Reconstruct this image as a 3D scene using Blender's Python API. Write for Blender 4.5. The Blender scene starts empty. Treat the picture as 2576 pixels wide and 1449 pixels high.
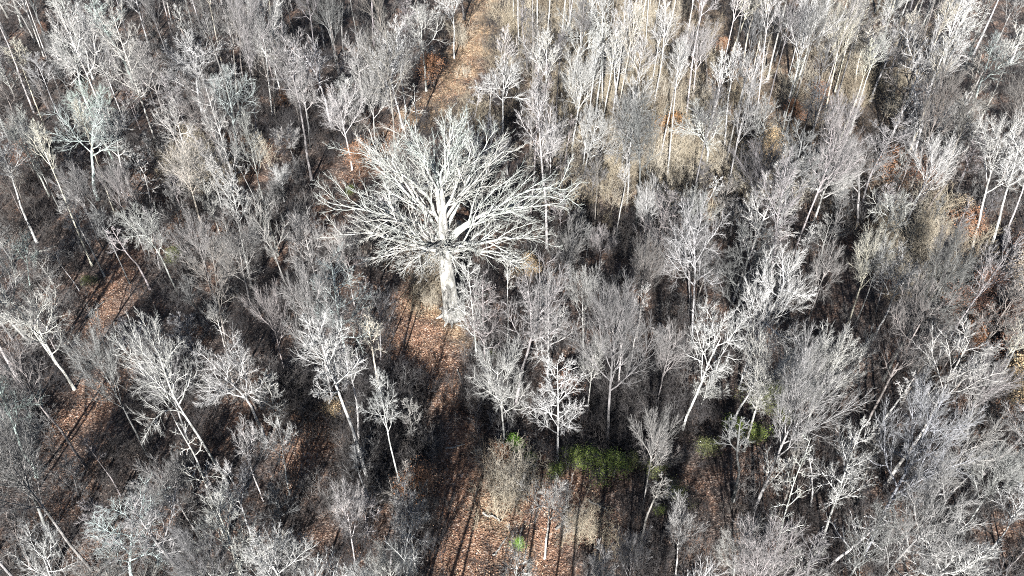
import bpy, math, random
import numpy as np
sc = bpy.context.scene
C = sc.collection

# ------------------------------------------------------------------ camera
HC = 72.0                                   # drone height above the ground (m)
NAD = math.radians(44.4)                    # tilt of the view axis from straight down
FPX = 2264.0                                # focal length in pixels of a 2576 x 1449 frame
cam_d = bpy.data.cameras.new('camera'); cam = bpy.data.objects.new('camera', cam_d); C.objects.link(cam)
cam.location = (0, 0, HC); cam.rotation_euler = (NAD, 0, 0)
cam_d.sensor_width = 36.0; cam_d.lens = 36.0 * FPX / 2576.0
cam_d.clip_start = 0.5; cam_d.clip_end = 3000
sc.camera = cam
# ------------------------------------------------------------------ light
SUN_EL, SUN_AZ = 30.5, 9.0                  # shadows run away from the camera, a little to the right
w = bpy.data.worlds.new('World'); sc.world = w; w.use_nodes = True
nt = w.node_tree; bg = nt.nodes['Background']
sky = nt.nodes.new('ShaderNodeTexSky'); sky.sky_type = 'NISHITA'; sky.sun_disc = False
sky.sun_elevation = math.radians(SUN_EL); sky.sun_rotation = math.radians(180 + SUN_AZ)
nt.links.new(sky.outputs[0], bg.inputs[0]); bg.inputs[1].default_value = 0.05
sd = bpy.data.lights.new('sun', 'SUN'); sun = bpy.data.objects.new('sun', sd); C.objects.link(sun)
sd.energy = 5.0; sd.angle = math.radians(0.5); sd.color = (1.0, 0.98, 0.95)
from mathutils import Vector, Matrix
_d = Vector((math.sin(math.radians(SUN_AZ)) * math.cos(math.radians(SUN_EL)),
             math.cos(math.radians(SUN_AZ)) * math.cos(math.radians(SUN_EL)), -math.sin(math.radians(SUN_EL))))
sun.rotation_euler = _d.to_track_quat('-Z', 'Y').to_euler()
sc.view_settings.view_transform = 'Standard'; sc.view_settings.look = 'None'
sc.view_settings.gamma = 1.0; sc.view_settings.use_curve_mapping = False
sc.view_settings.exposure = 1.42
sc.render.engine = 'CYCLES'
sc.cycles.use_denoising = False; sc.cycles.pixel_filter_type = 'BLACKMAN_HARRIS'; sc.cycles.filter_width = 1.0
sc.cycles.max_bounces = 2; sc.cycles.diffuse_bounces = 0; sc.cycles.glossy_bounces = 1

rng = np.random.default_rng(11)
R_ = random.Random(5)

# ------------------------------------------------------------------ geometry of the view (to place things on the ground)
cN, sN = math.cos(NAD), math.sin(NAD)
def ray(px, py):
    cx = (px - 1288.0) / FPX; cy = -(py - 724.5) / FPX
    return np.array([cx, cy * cN + sN, cy * sN - cN])
def gz(x, y):
    x = np.asarray(x, float); y = np.asarray(y, float)
    return (0.45 * np.sin(x * .061 + 1.2) * np.cos(y * .053) + 0.22 * np.sin(x * .17 + y * .11) + 0.12 * np.sin(x * .41 - y * .33 + 2))
def ground(px, py):
    d = ray(px, py); z = 0.0
    for _ in range(6):
        t = (z - HC) / d[2]; x, y = d[0] * t, d[1] * t; z = float(gz(x, y))
    return x, y, z
def project(x, y, z):
    zz = z - HC
    yc = y * cN + zz * sN; zc = -y * sN + zz * cN
    return 1288.0 + FPX * x / -zc, 724.5 - FPX * yc / -zc

# ------------------------------------------------------------------ materials
def mat_bark(name, rough=0.85, twig=False):
    m = bpy.data.materials.new(name); m.use_nodes = True; t = m.node_tree; N = t.nodes; L = t.links
    b = N['Principled BSDF']; b.inputs['Roughness'].default_value = rough
    if 'Specular IOR Level' in b.inputs: b.inputs['Specular IOR Level'].default_value = 0.25
    oi = N.new('ShaderNodeObjectInfo'); geo = N.new('ShaderNodeNewGeometry')
    mp = N.new('ShaderNodeVectorMath'); mp.operation = 'MULTIPLY'; mp.inputs[1].default_value = (3.0, 3.0, 0.7)
    L.new(geo.outputs['Position'], mp.inputs[0])
    n = N.new('ShaderNodeTexNoise'); n.inputs['Scale'].default_value = 1.1; n.inputs['Detail'].default_value = 5.0; n.inputs['Roughness'].default_value = .65
    L.new(mp.outputs[0], n.inputs['Vector'])
    r = N.new('ShaderNodeValToRGB'); r.color_ramp.elements[0].position = .36; r.color_ramp.elements[1].position = .60
    lo = .36 if not twig else .55
    r.color_ramp.elements[0].color = (lo * .97, lo, lo * .97, 1); r.color_ramp.elements[1].color = (1.12, 1.1, 1.08, 1)
    L.new(n.outputs['Fac'], r.inputs['Fac'])
    mx = N.new('ShaderNodeMix'); mx.data_type = 'RGBA'; mx.blend_type = 'MULTIPLY'; mx.inputs[0].default_value = 1.0
    L.new(oi.outputs['Color'], mx.inputs[6]); L.new(r.outputs['Color'], mx.inputs[7])
    L.new(mx.outputs[2], b.inputs['Base Color'])
    if not twig:
        n2 = N.new('ShaderNodeTexNoise'); n2.inputs['Scale'].default_value = 9.0; n2.inputs['Detail'].default_value = 4.0
        L.new(mp.outputs[0], n2.inputs['Vector'])
        bp = N.new('ShaderNodeBump'); bp.inputs['Strength'].default_value = 1.0; bp.inputs['Distance'].default_value = .12
        L.new(n2.outputs['Fac'], bp.inputs['Height']); L.new(bp.outputs[0], b.inputs['Normal'])
    return m
M_BARK = mat_bark('bark'); M_TWIG = mat_bark('twig_bark', twig=True)
def mat_leaf(name):
    m = bpy.data.materials.new(name); m.use_nodes = True; t = m.node_tree; N = t.nodes; L = t.links
    b = N['Principled BSDF']; b.inputs['Roughness'].default_value = .7
    oi = N.new('ShaderNodeObjectInfo'); g = N.new('ShaderNodeNewGeometry')
    r = N.new('ShaderNodeValToRGB'); r.color_ramp.elements[0].color = (.45, .5, .5, 1); r.color_ramp.elements[1].color = (1.45, 1.3, 1.15, 1)
    L.new(g.outputs['Random Per Island'], r.inputs['Fac'])
    mx = N.new('ShaderNodeMix'); mx.data_type = 'RGBA'; mx.blend_type = 'MULTIPLY'; mx.inputs[0].default_value = 1.0
    L.new(oi.outputs['Color'], mx.inputs[6]); L.new(r.outputs['Color'], mx.inputs[7]); L.new(mx.outputs[2], b.inputs['Base Color'])
    return m
M_LEAF = mat_leaf('leaf')
def mat_litterleaf():
    m = bpy.data.materials.new('fallen_leaf'); m.use_nodes = True; t = m.node_tree; N = t.nodes; L = t.links
    b = N['Principled BSDF']; b.inputs['Roughness'].default_value = .75
    g = N.new('ShaderNodeNewGeometry'); r = N.new('ShaderNodeValToRGB'); e = r.color_ramp.elements
    e[0].color = (.10, .045, .028, 1); e[1].color = (.55, .42, .30, 1)
    for p, c in ((.3, (.20, .10, .06, 1)), (.6, (.33, .18, .11, 1)), (.82, (.42, .26, .16, 1))):
        k = e.new(p); k.color = c
    L.new(g.outputs['Random Per Island'], r.inputs['Fac']); L.new(r.outputs['Color'], b.inputs['Base Color'])
    return m
def mat_ground():
    m = bpy.data.materials.new('forest_floor'); m.use_nodes = True; t = m.node_tree; N = t.nodes; L = t.links
    b = N['Principled BSDF']; b.inputs['Roughness'].default_value = .95
    g = N.new('ShaderNodeNewGeometry'); pos = g.outputs['Position']
    v = N.new('ShaderNodeTexVoronoi'); v.inputs['Scale'].default_value = 7.5; L.new(pos, v.inputs['Vector'])
    sx = N.new('ShaderNodeSeparateColor'); L.new(v.outputs['Color'], sx.inputs[0])
    def ramp(cols):
        r = N.new('ShaderNodeValToRGB'); e = r.color_ramp.elements
        e[0].position, e[0].color = cols[0][0], cols[0][1] + (1,); e[1].position, e[1].color = cols[-1][0], cols[-1][1] + (1,)
        for p, c in cols[1:-1]:
            k = e.new(p); k.color = c + (1,)
        return r
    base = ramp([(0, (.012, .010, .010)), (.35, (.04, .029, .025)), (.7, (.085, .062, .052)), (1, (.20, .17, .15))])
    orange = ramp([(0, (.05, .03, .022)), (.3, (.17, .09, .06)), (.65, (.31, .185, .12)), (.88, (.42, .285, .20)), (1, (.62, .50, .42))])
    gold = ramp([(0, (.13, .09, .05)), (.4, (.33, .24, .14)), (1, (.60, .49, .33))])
    for r in (base, orange, gold): L.new(sx.outputs[0], r.inputs['Fac'])
    n = N.new('ShaderNodeTexNoise'); n.inputs['Scale'].default_value = .16; n.inputs['Detail'].default_value = 6; n.inputs['Roughness'].default_value = .7; L.new(pos, n.inputs['Vector'])
    a = N.new('ShaderNodeAttribute'); a.attribute_name = 'litter'; sa = N.new('ShaderNodeSeparateColor'); L.new(a.outputs['Color'], sa.inputs[0])
    def mix(f, c1, c2, blend='MIX'):
        mx = N.new('ShaderNodeMix'); mx.data_type = 'RGBA'; mx.blend_type = blend
        if isinstance(f, float): mx.inputs[0].default_value = f
        else: L.new(f, mx.inputs[0])
        L.new(c1, mx.inputs[6]); L.new(c2, mx.inputs[7]); return mx.outputs[2]
    patch = N.new('ShaderNodeMapRange'); patch.inputs['From Min'].default_value = .5; patch.inputs['From Max'].default_value = .66; L.new(n.outputs['Fac'], patch.inputs['Value'])
    mx1 = N.new('ShaderNodeMath'); mx1.operation = 'MAXIMUM'; hm = N.new('ShaderNodeMath'); hm.operation = 'MULTIPLY'; hm.inputs[1].default_value = .75
    L.new(patch.outputs[0], hm.inputs[0]); L.new(hm.outputs[0], mx1.inputs[0]); L.new(sa.outputs[0], mx1.inputs[1])
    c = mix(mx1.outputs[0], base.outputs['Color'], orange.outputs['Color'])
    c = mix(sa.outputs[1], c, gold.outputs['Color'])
    n3 = N.new('ShaderNodeTexNoise'); n3.inputs['Scale'].default_value = .75; n3.inputs['Detail'].default_value = 6; L.new(pos, n3.inputs['Vector'])
    r3 = ramp([(.34, (.35, .36, .38)), (.66, (1.25, 1.2, 1.15))]); L.new(n3.outputs['Fac'], r3.inputs['Fac'])
    c = mix(1.0, c, r3.outputs['Color'], 'MULTIPLY')
    L.new(c, b.inputs['Base Color'])
    bp = N.new('ShaderNodeBump'); bp.inputs['Strength'].default_value = .8; bp.inputs['Distance'].default_value = .08
    L.new(v.outputs['Distance'], bp.inputs['Height']); L.new(bp.outputs[0], b.inputs['Normal'])
    return m

# ------------------------------------------------------------------ mesh helpers
def make_mesh(name, V, F4, F3, m, smooth=True):
    me = bpy.data.meshes.new(name)
    F4 = np.asarray(F4, np.int32).reshape(-1, 4); F3 = np.asarray(F3, np.int32).reshape(-1, 3)
    me.vertices.add(len(V)); me.vertices.foreach_set('co', np.asarray(V, np.float32).ravel())
    nl = F4.size + F3.size; me.loops.add(nl)
    me.loops.foreach_set('vertex_index', np.concatenate([F4.ravel(), F3.ravel()]))
    me.polygons.add(len(F4) + len(F3))
    st = np.concatenate([np.arange(len(F4)) * 4, F4.size + np.arange(len(F3)) * 3]).astype(np.int32)
    me.polygons.foreach_set('loop_start', st)
    if smooth: me.polygons.foreach_set('use_smooth', np.ones(len(F4) + len(F3), bool))
    me.materials.append(m); me.update(calc_edges=True)
    return me
def norm(v): return v / np.maximum(np.linalg.norm(v, axis=-1, keepdims=True), 1e-9)
def tubes(P, R, S, tip=True, flare=None):
    """P (N,K,3), R (N,K) -> vertices, quads, tris; the last ring closes to a point"""
    N, K, _ = P.shape
    T = np.empty_like(P); T[:, 1:-1] = P[:, 2:] - P[:, :-2]; T[:, 0] = P[:, 1] - P[:, 0]; T[:, -1] = P[:, -1] - P[:, -2]; T = norm(T)
    mean = norm(P[:, -1] - P[:, 0]); ref = np.where(np.abs(mean[:, 2:3]) < .8, np.array([[0, 0, 1.]]), np.array([[1., 0, 0]]))
    U = np.empty_like(T); U[:, 0] = norm(np.cross(ref, T[:, 0]) + 1e-4)
    U[:, 0] = norm(U[:, 0] - (U[:, 0] * T[:, 0]).sum(-1, keepdims=True) * T[:, 0])
    for k in range(1, K):                                        # carry the frame along so that a ring never flips
        U[:, k] = norm(U[:, k - 1] - (U[:, k - 1] * T[:, k]).sum(-1, keepdims=True) * T[:, k])
    W = np.cross(T, U)
    Kr = K - 1 if tip else K
    a = np.arange(S) * 2 * np.pi / S
    ring = P[:, :Kr, None] + R[:, :Kr, None, None] * (np.cos(a)[:, None] * U[:, :Kr, None] + np.sin(a)[:, None] * W[:, :Kr, None])
    per = Kr * S + (1 if tip else 0)
    V = np.empty((N, per, 3)); V[:, :Kr * S] = ring.reshape(N, -1, 3)
    if tip: V[:, -1] = P[:, -1]
    i = np.arange(Kr - 1)[:, None] * S; j = np.arange(S)[None]; jn = (j + 1) % S
    q = np.stack([i + j, i + jn, i + jn + S, i + j + S], -1).reshape(-1, 4)
    off = (np.arange(N) * per)[:, None, None]
    Q = (q[None] + off).reshape(-1, 4)
    if tip:
        b = (Kr - 1) * S; t3 = np.stack([b + j[0], b + jn[0], np.full(S, per - 1)], -1); T3 = (t3[None] + off).reshape(-1, 3)
    else: T3 = np.zeros((0, 3), int)
    return V.reshape(-1, 3), Q, T3
def join(parts):
    Vs, Qs, Ts, o = [], [], [], 0
    for V, Q, T in parts:
        Vs.append(V); Qs.append(Q + o); Ts.append(T + o); o += len(V)
    return np.concatenate(Vs), np.concatenate(Qs), np.concatenate(Ts)
def sample(P, A, idx, t):
    K = P.shape[1]; f = np.clip(t, 0, .9999) * (K - 1); i = f.astype(int); u = (f - i)
    p = P[idx, i] * (1 - u[:, None]) + P[idx, i + 1] * u[:, None]
    r = A[idx, i] * (1 - u) + A[idx, i + 1] * u
    tg = norm(P[idx, i + 1] - P[idx, i]); return p, r, tg
def grow(P, A, n, t0, t1, ang, ratio, K, wob, up, rr, rend, g, spread=.25, lenmin=.35, out=None):
    """n children on every polyline; returns child polylines, radii and the parent index"""
    N = len(P); idx = np.repeat(np.arange(N), n)
    k = np.tile(np.arange(n), N); t = t0 + (t1 - t0) * ((k + g.uniform(.1, .9, N * n)) / n)
    p, r, tg = sample(P, A, idx, t)
    plen = np.linalg.norm(np.diff(P, axis=1), axis=2).sum(1)[idx]
    ref = np.where(np.abs(tg[:, 2:3]) < .9, np.array([[0, 0, 1.]]), np.array([[1., 0, 0]]))
    U = norm(np.cross(ref, tg)); W = np.cross(tg, U)
    az = k * 2.399963 + np.repeat(g.uniform(0, 6.28, N), n) + g.normal(0, .35, N * n)
    al = np.radians(g.uniform(ang[0], ang[1], N * n))
    d = norm(np.cos(al)[:, None] * tg + np.sin(al)[:, None] * (np.cos(az)[:, None] * U + np.sin(az)[:, None] * W))
    L = plen * ratio * (1 - (1 - lenmin) * (t - t0) / max(t1 - t0, 1e-6)) * g.uniform(1 - spread, 1 + spread, N * n)
    Pc = np.empty((N * n, K, 3)); Pc[:, 0] = p; step = L / (K - 1); cur = d.copy()
    upv = np.array([0, 0, 1.])
    for s in range(1, K):
        Pc[:, s] = Pc[:, s - 1] + cur * step[:, None]
        cur = norm(cur + g.normal(0, wob, cur.shape) + upv * up)
    r0 = np.maximum(np.minimum(r * rr, L * .03 + .004), rend)
    s = np.linspace(0, 1, K)[None]
    Ac = r0[:, None] * (1 - s) + rend * s
    return Pc, Ac, idx

TRIS = [0]
def tree_proto(style, seed, H=20.0, dense=1.0):
    """One tree as numpy-built meshes: trunk, every limb with its branches, and the twigs."""
    g = np.random.default_rng(seed)
    S = dict(
        fan=dict(cb=.42, top=.80, n=12, ang=(20, 48), ratio=.60, wob=.07, up=.06, n2=14, a2=(16, 40), r2=.50, n3=9, r3=.42, n4=7, r4=.5, tr=.24, tw=.03),
        round=dict(cb=.38, top=.86, n=14, ang=(35, 75), ratio=.50, wob=.12, up=.10, n2=13, a2=(25, 55), r2=.50, n3=9, r3=.48, n4=8, r4=.5, tr=.26, tw=.05),
        open=dict(cb=.42, top=.80, n=9, ang=(28, 72), ratio=.58, wob=.20, up=.08, n2=13, a2=(30, 62), r2=.46, n3=9, r3=.45, n4=6, r4=.5, tr=.27, tw=.09),
        slim=dict(cb=.58, top=.96, n=12, ang=(25, 55), ratio=.26, wob=.10, up=.08, n2=9, a2=(25, 50), r2=.5, n3=7, r3=.5, n4=6, r4=.55, tr=.17, tw=.035),
        cone=dict(cb=.30, top=.96, n=20, ang=(48, 82), ratio=.36, wob=.12, up=.07, n2=11, a2=(28, 55), r2=.46, n3=8, r3=.46, n4=6, r4=.5, tr=.24, tw=.02),
        dead=dict(cb=.35, top=.97, n=13, ang=(45, 95), ratio=.20, wob=.22, up=.02, n2=6, a2=(30, 70), r2=.42, n3=5, r3=.4, n4=3, r4=.5, tr=.2, tw=.05),
        pole=dict(cb=.60, top=.97, n=8, ang=(20, 45), ratio=.18, wob=.08, up=.08, n2=7, a2=(25, 50), r2=.5, n3=6, r3=.5, n4=5, r4=.5, tr=.10, tw=.03),
        mast=dict(cb=.66, top=.97, n=12, ang=(18, 45), ratio=.20, wob=.09, up=.08, n2=8, a2=(22, 45), r2=.5, n3=6, r3=.5, n4=5, r4=.5, tr=.16, tw=.025),
        sapling=dict(cb=.22, top=.95, n=11, ang=(25, 55), ratio=.42, wob=.10, up=.10, n2=9, a2=(25, 50), r2=.5, n3=7, r3=.5, n4=5, r4=.5, tr=.085, tw=.05),
    )[style]
    K = 14
    P = np.zeros((1, K, 3)); cur = np.array([0, 0, 1.]); step = H * (S['top'] if style in ('fan', 'round', 'open') else 1.0) / (K - 1)
    drift = g.normal(0, S['tw'], 2)
    for s in range(1, K):
        P[0, s] = P[0, s - 1] + cur * step
        cur = cur + np.array([*(g.normal(0, S['tw'], 2)), 0]); cur[:2] *= .88; cur = norm(cur)
    s = np.linspace(0, 1, K)
    rad = S['tr'] * (1 - .72 * s ** 1.0) * np.ones(K); rad[0] *= 1.45; rad[1] *= 1.05
    if style in ('fan', 'round', 'open'): rad = S['tr'] * (1 - .62 * s); rad[0] *= 1.4
    if style in ('slim', 'cone', 'dead', 'pole', 'sapling', 'mast'): rad[-1] = .02
    A = rad[None]
    trunk = tubes(P, A, 10)
    L1, A1, _ = grow(P, A, S['n'], S['cb'] / (S['top'] if style in ('fan', 'round', 'open') else 1), .985, S['ang'], S['ratio'], 9, S['wob'], S['up'], .62, .022, g, lenmin=.5 if style in ('fan', 'round', 'open') else .3)
    # a few leaders carry straight on above a forked trunk
    L2, A2, i2 = grow(L1, A1, int(S['n2']), .18, .97, S['a2'], S['r2'], 6, S['wob'] * .85, S['up'], .6, .014, g, lenmin=.4)
    L3, A3, i3 = grow(L2, A2, int(S['n3'] * dense), .12, .98, (18, 46), S['r3'], 4, .10, .06, .6, .009, g, lenmin=.5)
    L4, A4, i4 = grow(L3, A3, int(S['n4'] * dense * 1.2), .1, .98, (18, 45), S['r4'] * 1.15, 2, .08, .05, .7, .006, g, lenmin=.6)
    A3 = np.maximum(A3 * 1.1, .0125); A4 = np.maximum(A4 * .85, .0075)
    limbs = []
    for k in range(len(L1)):
        sel = i2 == k
        limbs.append(join([tubes(L1[k:k + 1], A1[k:k + 1], 6), tubes(L2[sel], np.maximum(A2[sel] * 1.3, .026), 4)]))
    tw = join([tubes(L3, A3, 3), tubes(L4, A4, 3)])
    allp = np.concatenate([L4[:, -1], L3[:, -1]])
    cx, cy = np.median(allp[:, 0]), np.median(allp[:, 1])
    Rc = np.percentile(np.hypot(allp[:, 0] - cx, allp[:, 1] - cy), 93); Ht = np.percentile(allp[:, 2], 99.3)
    n = style + '_tree'
    me_t = make_mesh(n + '_trunk', *trunk, M_BARK)
    me_l = [make_mesh(n + '_limb', *l, M_BARK) for l in limbs]
    me_w = make_mesh(n + '_twigs', *tw, M_TWIG)
    TRIS[0] += sum(len(m.polygons) * 2 for m in [me_t, *me_l]) + len(me_w.polygons) * 1.6
    return dict(trunk=me_t, limbs=me_l, twigs=me_w, R=Rc, H=Ht, c=(cx, cy), style=style)

TONES = dict(white=(.78, .77, .75), mint=(.60, .70, .67), grey=(.40, .39, .385), pink=(.45, .415, .42), cream=(.72, .675, .57),
             dusky=(.25, .247, .25), dark=(.19, .18, .18), lilac=(.45, .45, .50), brown=(.30, .275, .26), pale=(.62, .61, .60))
def plant(pr, name, x, y, H, R, rot, tone, label, group, cat='tree', lean=(0, 0), limbs=True, extra=None, tk=.66):
    z = float(gz(x, y)) - .12
    e = bpy.data.objects.new(name, None); C.objects.link(e); e.empty_display_size = .5
    sz = H / pr['H']; sx = R / pr['R']; sx = min(max(sx, sz * .45), sz * 1.9)
    e.location = (x, y, z); e.rotation_euler = (lean[1], lean[0], 0)
    e['label'] = label; e['category'] = cat
    if group: e['group'] = group
    col = TONES[tone] if isinstance(tone, str) else tone
    j = 1 + R_.uniform(-.1, .1); col = tuple(c * j * (1 + R_.uniform(-.03, .03)) for c in col)
    M = Matrix.Rotation(rot, 4, 'Z') @ Matrix.Diagonal((sx, sx, sz, 1))
    def part(nm, me, k=1.0, stuff=False):
        o = bpy.data.objects.new(nm, me); C.objects.link(o); o.parent = e; o.matrix_local = M
        o.color = (min(.8, col[0] * k), min(.8, col[1] * k), min(.8, col[2] * k), 1)
        if stuff: o['kind'] = 'stuff'
        return o
    part('trunk', pr['trunk'], .97)
    for l in pr['limbs']: part('limb', l, 1.0)
    part('twigs', pr['twigs'], tk, True).color = (*[min(.8, (v * .5 + .5 * sum(col) / 3) * tk) for v in col], 1)
    if extra: part('leaves', extra[0], 1.0, True).color = (*extra[1], 1)
    return e

# ------------------------------------------------------------------ forest floor
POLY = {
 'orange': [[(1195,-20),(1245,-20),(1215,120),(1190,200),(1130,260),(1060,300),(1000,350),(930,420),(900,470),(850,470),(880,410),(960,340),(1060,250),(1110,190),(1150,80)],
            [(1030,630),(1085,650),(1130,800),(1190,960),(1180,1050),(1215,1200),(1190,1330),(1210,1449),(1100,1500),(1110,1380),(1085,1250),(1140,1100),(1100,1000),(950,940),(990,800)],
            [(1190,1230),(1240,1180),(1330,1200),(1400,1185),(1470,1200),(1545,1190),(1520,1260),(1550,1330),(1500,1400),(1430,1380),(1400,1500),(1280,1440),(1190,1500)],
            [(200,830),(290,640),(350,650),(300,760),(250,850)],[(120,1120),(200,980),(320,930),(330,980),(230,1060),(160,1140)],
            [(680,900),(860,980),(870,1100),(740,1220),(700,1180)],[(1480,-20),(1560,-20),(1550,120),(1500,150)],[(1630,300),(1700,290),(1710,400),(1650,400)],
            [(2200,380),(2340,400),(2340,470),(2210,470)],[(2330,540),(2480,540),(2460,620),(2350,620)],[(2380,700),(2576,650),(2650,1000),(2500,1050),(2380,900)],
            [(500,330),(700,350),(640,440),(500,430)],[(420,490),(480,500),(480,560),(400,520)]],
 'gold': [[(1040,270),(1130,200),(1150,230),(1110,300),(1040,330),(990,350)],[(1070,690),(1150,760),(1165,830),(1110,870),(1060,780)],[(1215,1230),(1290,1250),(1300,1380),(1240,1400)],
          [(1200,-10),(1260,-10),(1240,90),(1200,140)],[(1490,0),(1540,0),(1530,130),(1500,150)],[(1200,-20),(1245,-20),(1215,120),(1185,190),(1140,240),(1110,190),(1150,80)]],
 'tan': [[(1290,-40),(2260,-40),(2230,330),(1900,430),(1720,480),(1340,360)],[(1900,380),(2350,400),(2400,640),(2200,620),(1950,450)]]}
def in_poly(x, y, poly):
    x = np.asarray(x, float); y = np.asarray(y, float); c = np.zeros(x.shape, bool); n = len(poly)
    for i in range(n):
        x1, y1 = poly[i]; x2, y2 = poly[(i + 1) % n]
        if y1 == y2: continue
        c ^= ((y1 > y) != (y2 > y)) & (x < (x2 - x1) * (y - y1) / (y2 - y1) + x1)
    return c
GP = {k: [[ground(*p)[:2] for p in po] for po in v] for k, v in POLY.items()}
xs = np.concatenate([np.linspace(-700, -160, 20)[:-1], np.linspace(-160, 160, 520), np.linspace(160, 700, 20)[1:]])
ys = np.concatenate([np.linspace(-500, -30, 18)[:-1], np.linspace(-30, 210, 400), np.linspace(210, 1200, 30)[1:]])
X, Y = np.meshgrid(xs, ys)
Z = gz(X, Y) + np.where((np.abs(X) < 160) & (Y > -30) & (Y < 210), rng.normal(0, .035, X.shape), 0)
nx, ny = len(xs), len(ys); ii = (np.arange(ny - 1)[:, None] * nx + np.arange(nx - 1)[None]).ravel()
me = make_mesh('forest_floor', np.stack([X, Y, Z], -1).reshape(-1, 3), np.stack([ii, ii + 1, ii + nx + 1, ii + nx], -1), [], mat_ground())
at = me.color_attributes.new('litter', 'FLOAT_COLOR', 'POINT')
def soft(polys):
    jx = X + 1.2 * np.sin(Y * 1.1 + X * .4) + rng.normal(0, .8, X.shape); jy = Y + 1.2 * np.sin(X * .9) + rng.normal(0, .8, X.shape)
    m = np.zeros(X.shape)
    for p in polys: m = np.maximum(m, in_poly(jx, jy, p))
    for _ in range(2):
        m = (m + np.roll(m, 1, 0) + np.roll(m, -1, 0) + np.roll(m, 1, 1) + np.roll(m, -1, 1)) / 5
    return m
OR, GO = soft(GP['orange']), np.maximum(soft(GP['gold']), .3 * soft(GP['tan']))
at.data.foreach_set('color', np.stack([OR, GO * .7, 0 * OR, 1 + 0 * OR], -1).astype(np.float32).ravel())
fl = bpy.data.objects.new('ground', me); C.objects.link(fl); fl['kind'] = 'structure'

# ------------------------------------------------------------------ tree prototypes
PR = {}
for st, seeds, dn in (('fan', (1, 2, 3, 31), 1), ('round', (4, 5, 6), 1), ('open', (7, 8, 9, 10, 32, 33), 1), ('slim', (11, 12, 34), 1), ('cone', (13, 14, 35), 1), ('dead', (15, 16), 1), ('pole', (17, 18), 1), ('sapling', (19, 20, 21), 1), ('mast', (50, 51, 52), 1)):
    PR[st] = [tree_proto(st, s, H={'sapling': 8, 'pole': 14}.get(st, 21), dense=dn) for s in seeds]

def leaf_cloud(pr, n, size, seed, lo=0.0):
    g = np.random.default_rng(seed); me = pr['twigs']; co = np.empty(len(me.vertices) * 3, np.float32); me.vertices.foreach_get('co', co); co = co.reshape(-1, 3)
    co = co[co[:, 2] > lo * pr['H']]
    p = co[g.integers(0, len(co), n)] + g.normal(0, .4, (n, 3))
    a = norm(g.normal(0, 1, (n, 3))); b = norm(np.cross(a, g.normal(0, 1, (n, 3)))); s = size * g.uniform(.6, 1.3, (n, 1)); c = np.cross(a, b) * s * .25
    V = np.stack([p - a * s, p + b * s * .6 + c, p + a * s, p - b * s * .6 + c], 1).reshape(-1, 3)
    i = np.arange(n) * 4
    return make_mesh('leaves', V, [], np.concatenate([np.stack([i, i + 1, i + 2], -1), np.stack([i, i + 2, i + 3], -1)]), M_LEAF, smooth=False)
SPARSE = [leaf_cloud(p, 2600, .085, 60 + k, .02) for k, p in enumerate(PR['sapling'][:2])]
LEAFY = [(p, leaf_cloud(p, 4800, .085, 40 + k, .08)) for k, p in enumerate(PR['sapling'][:2])]

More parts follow.
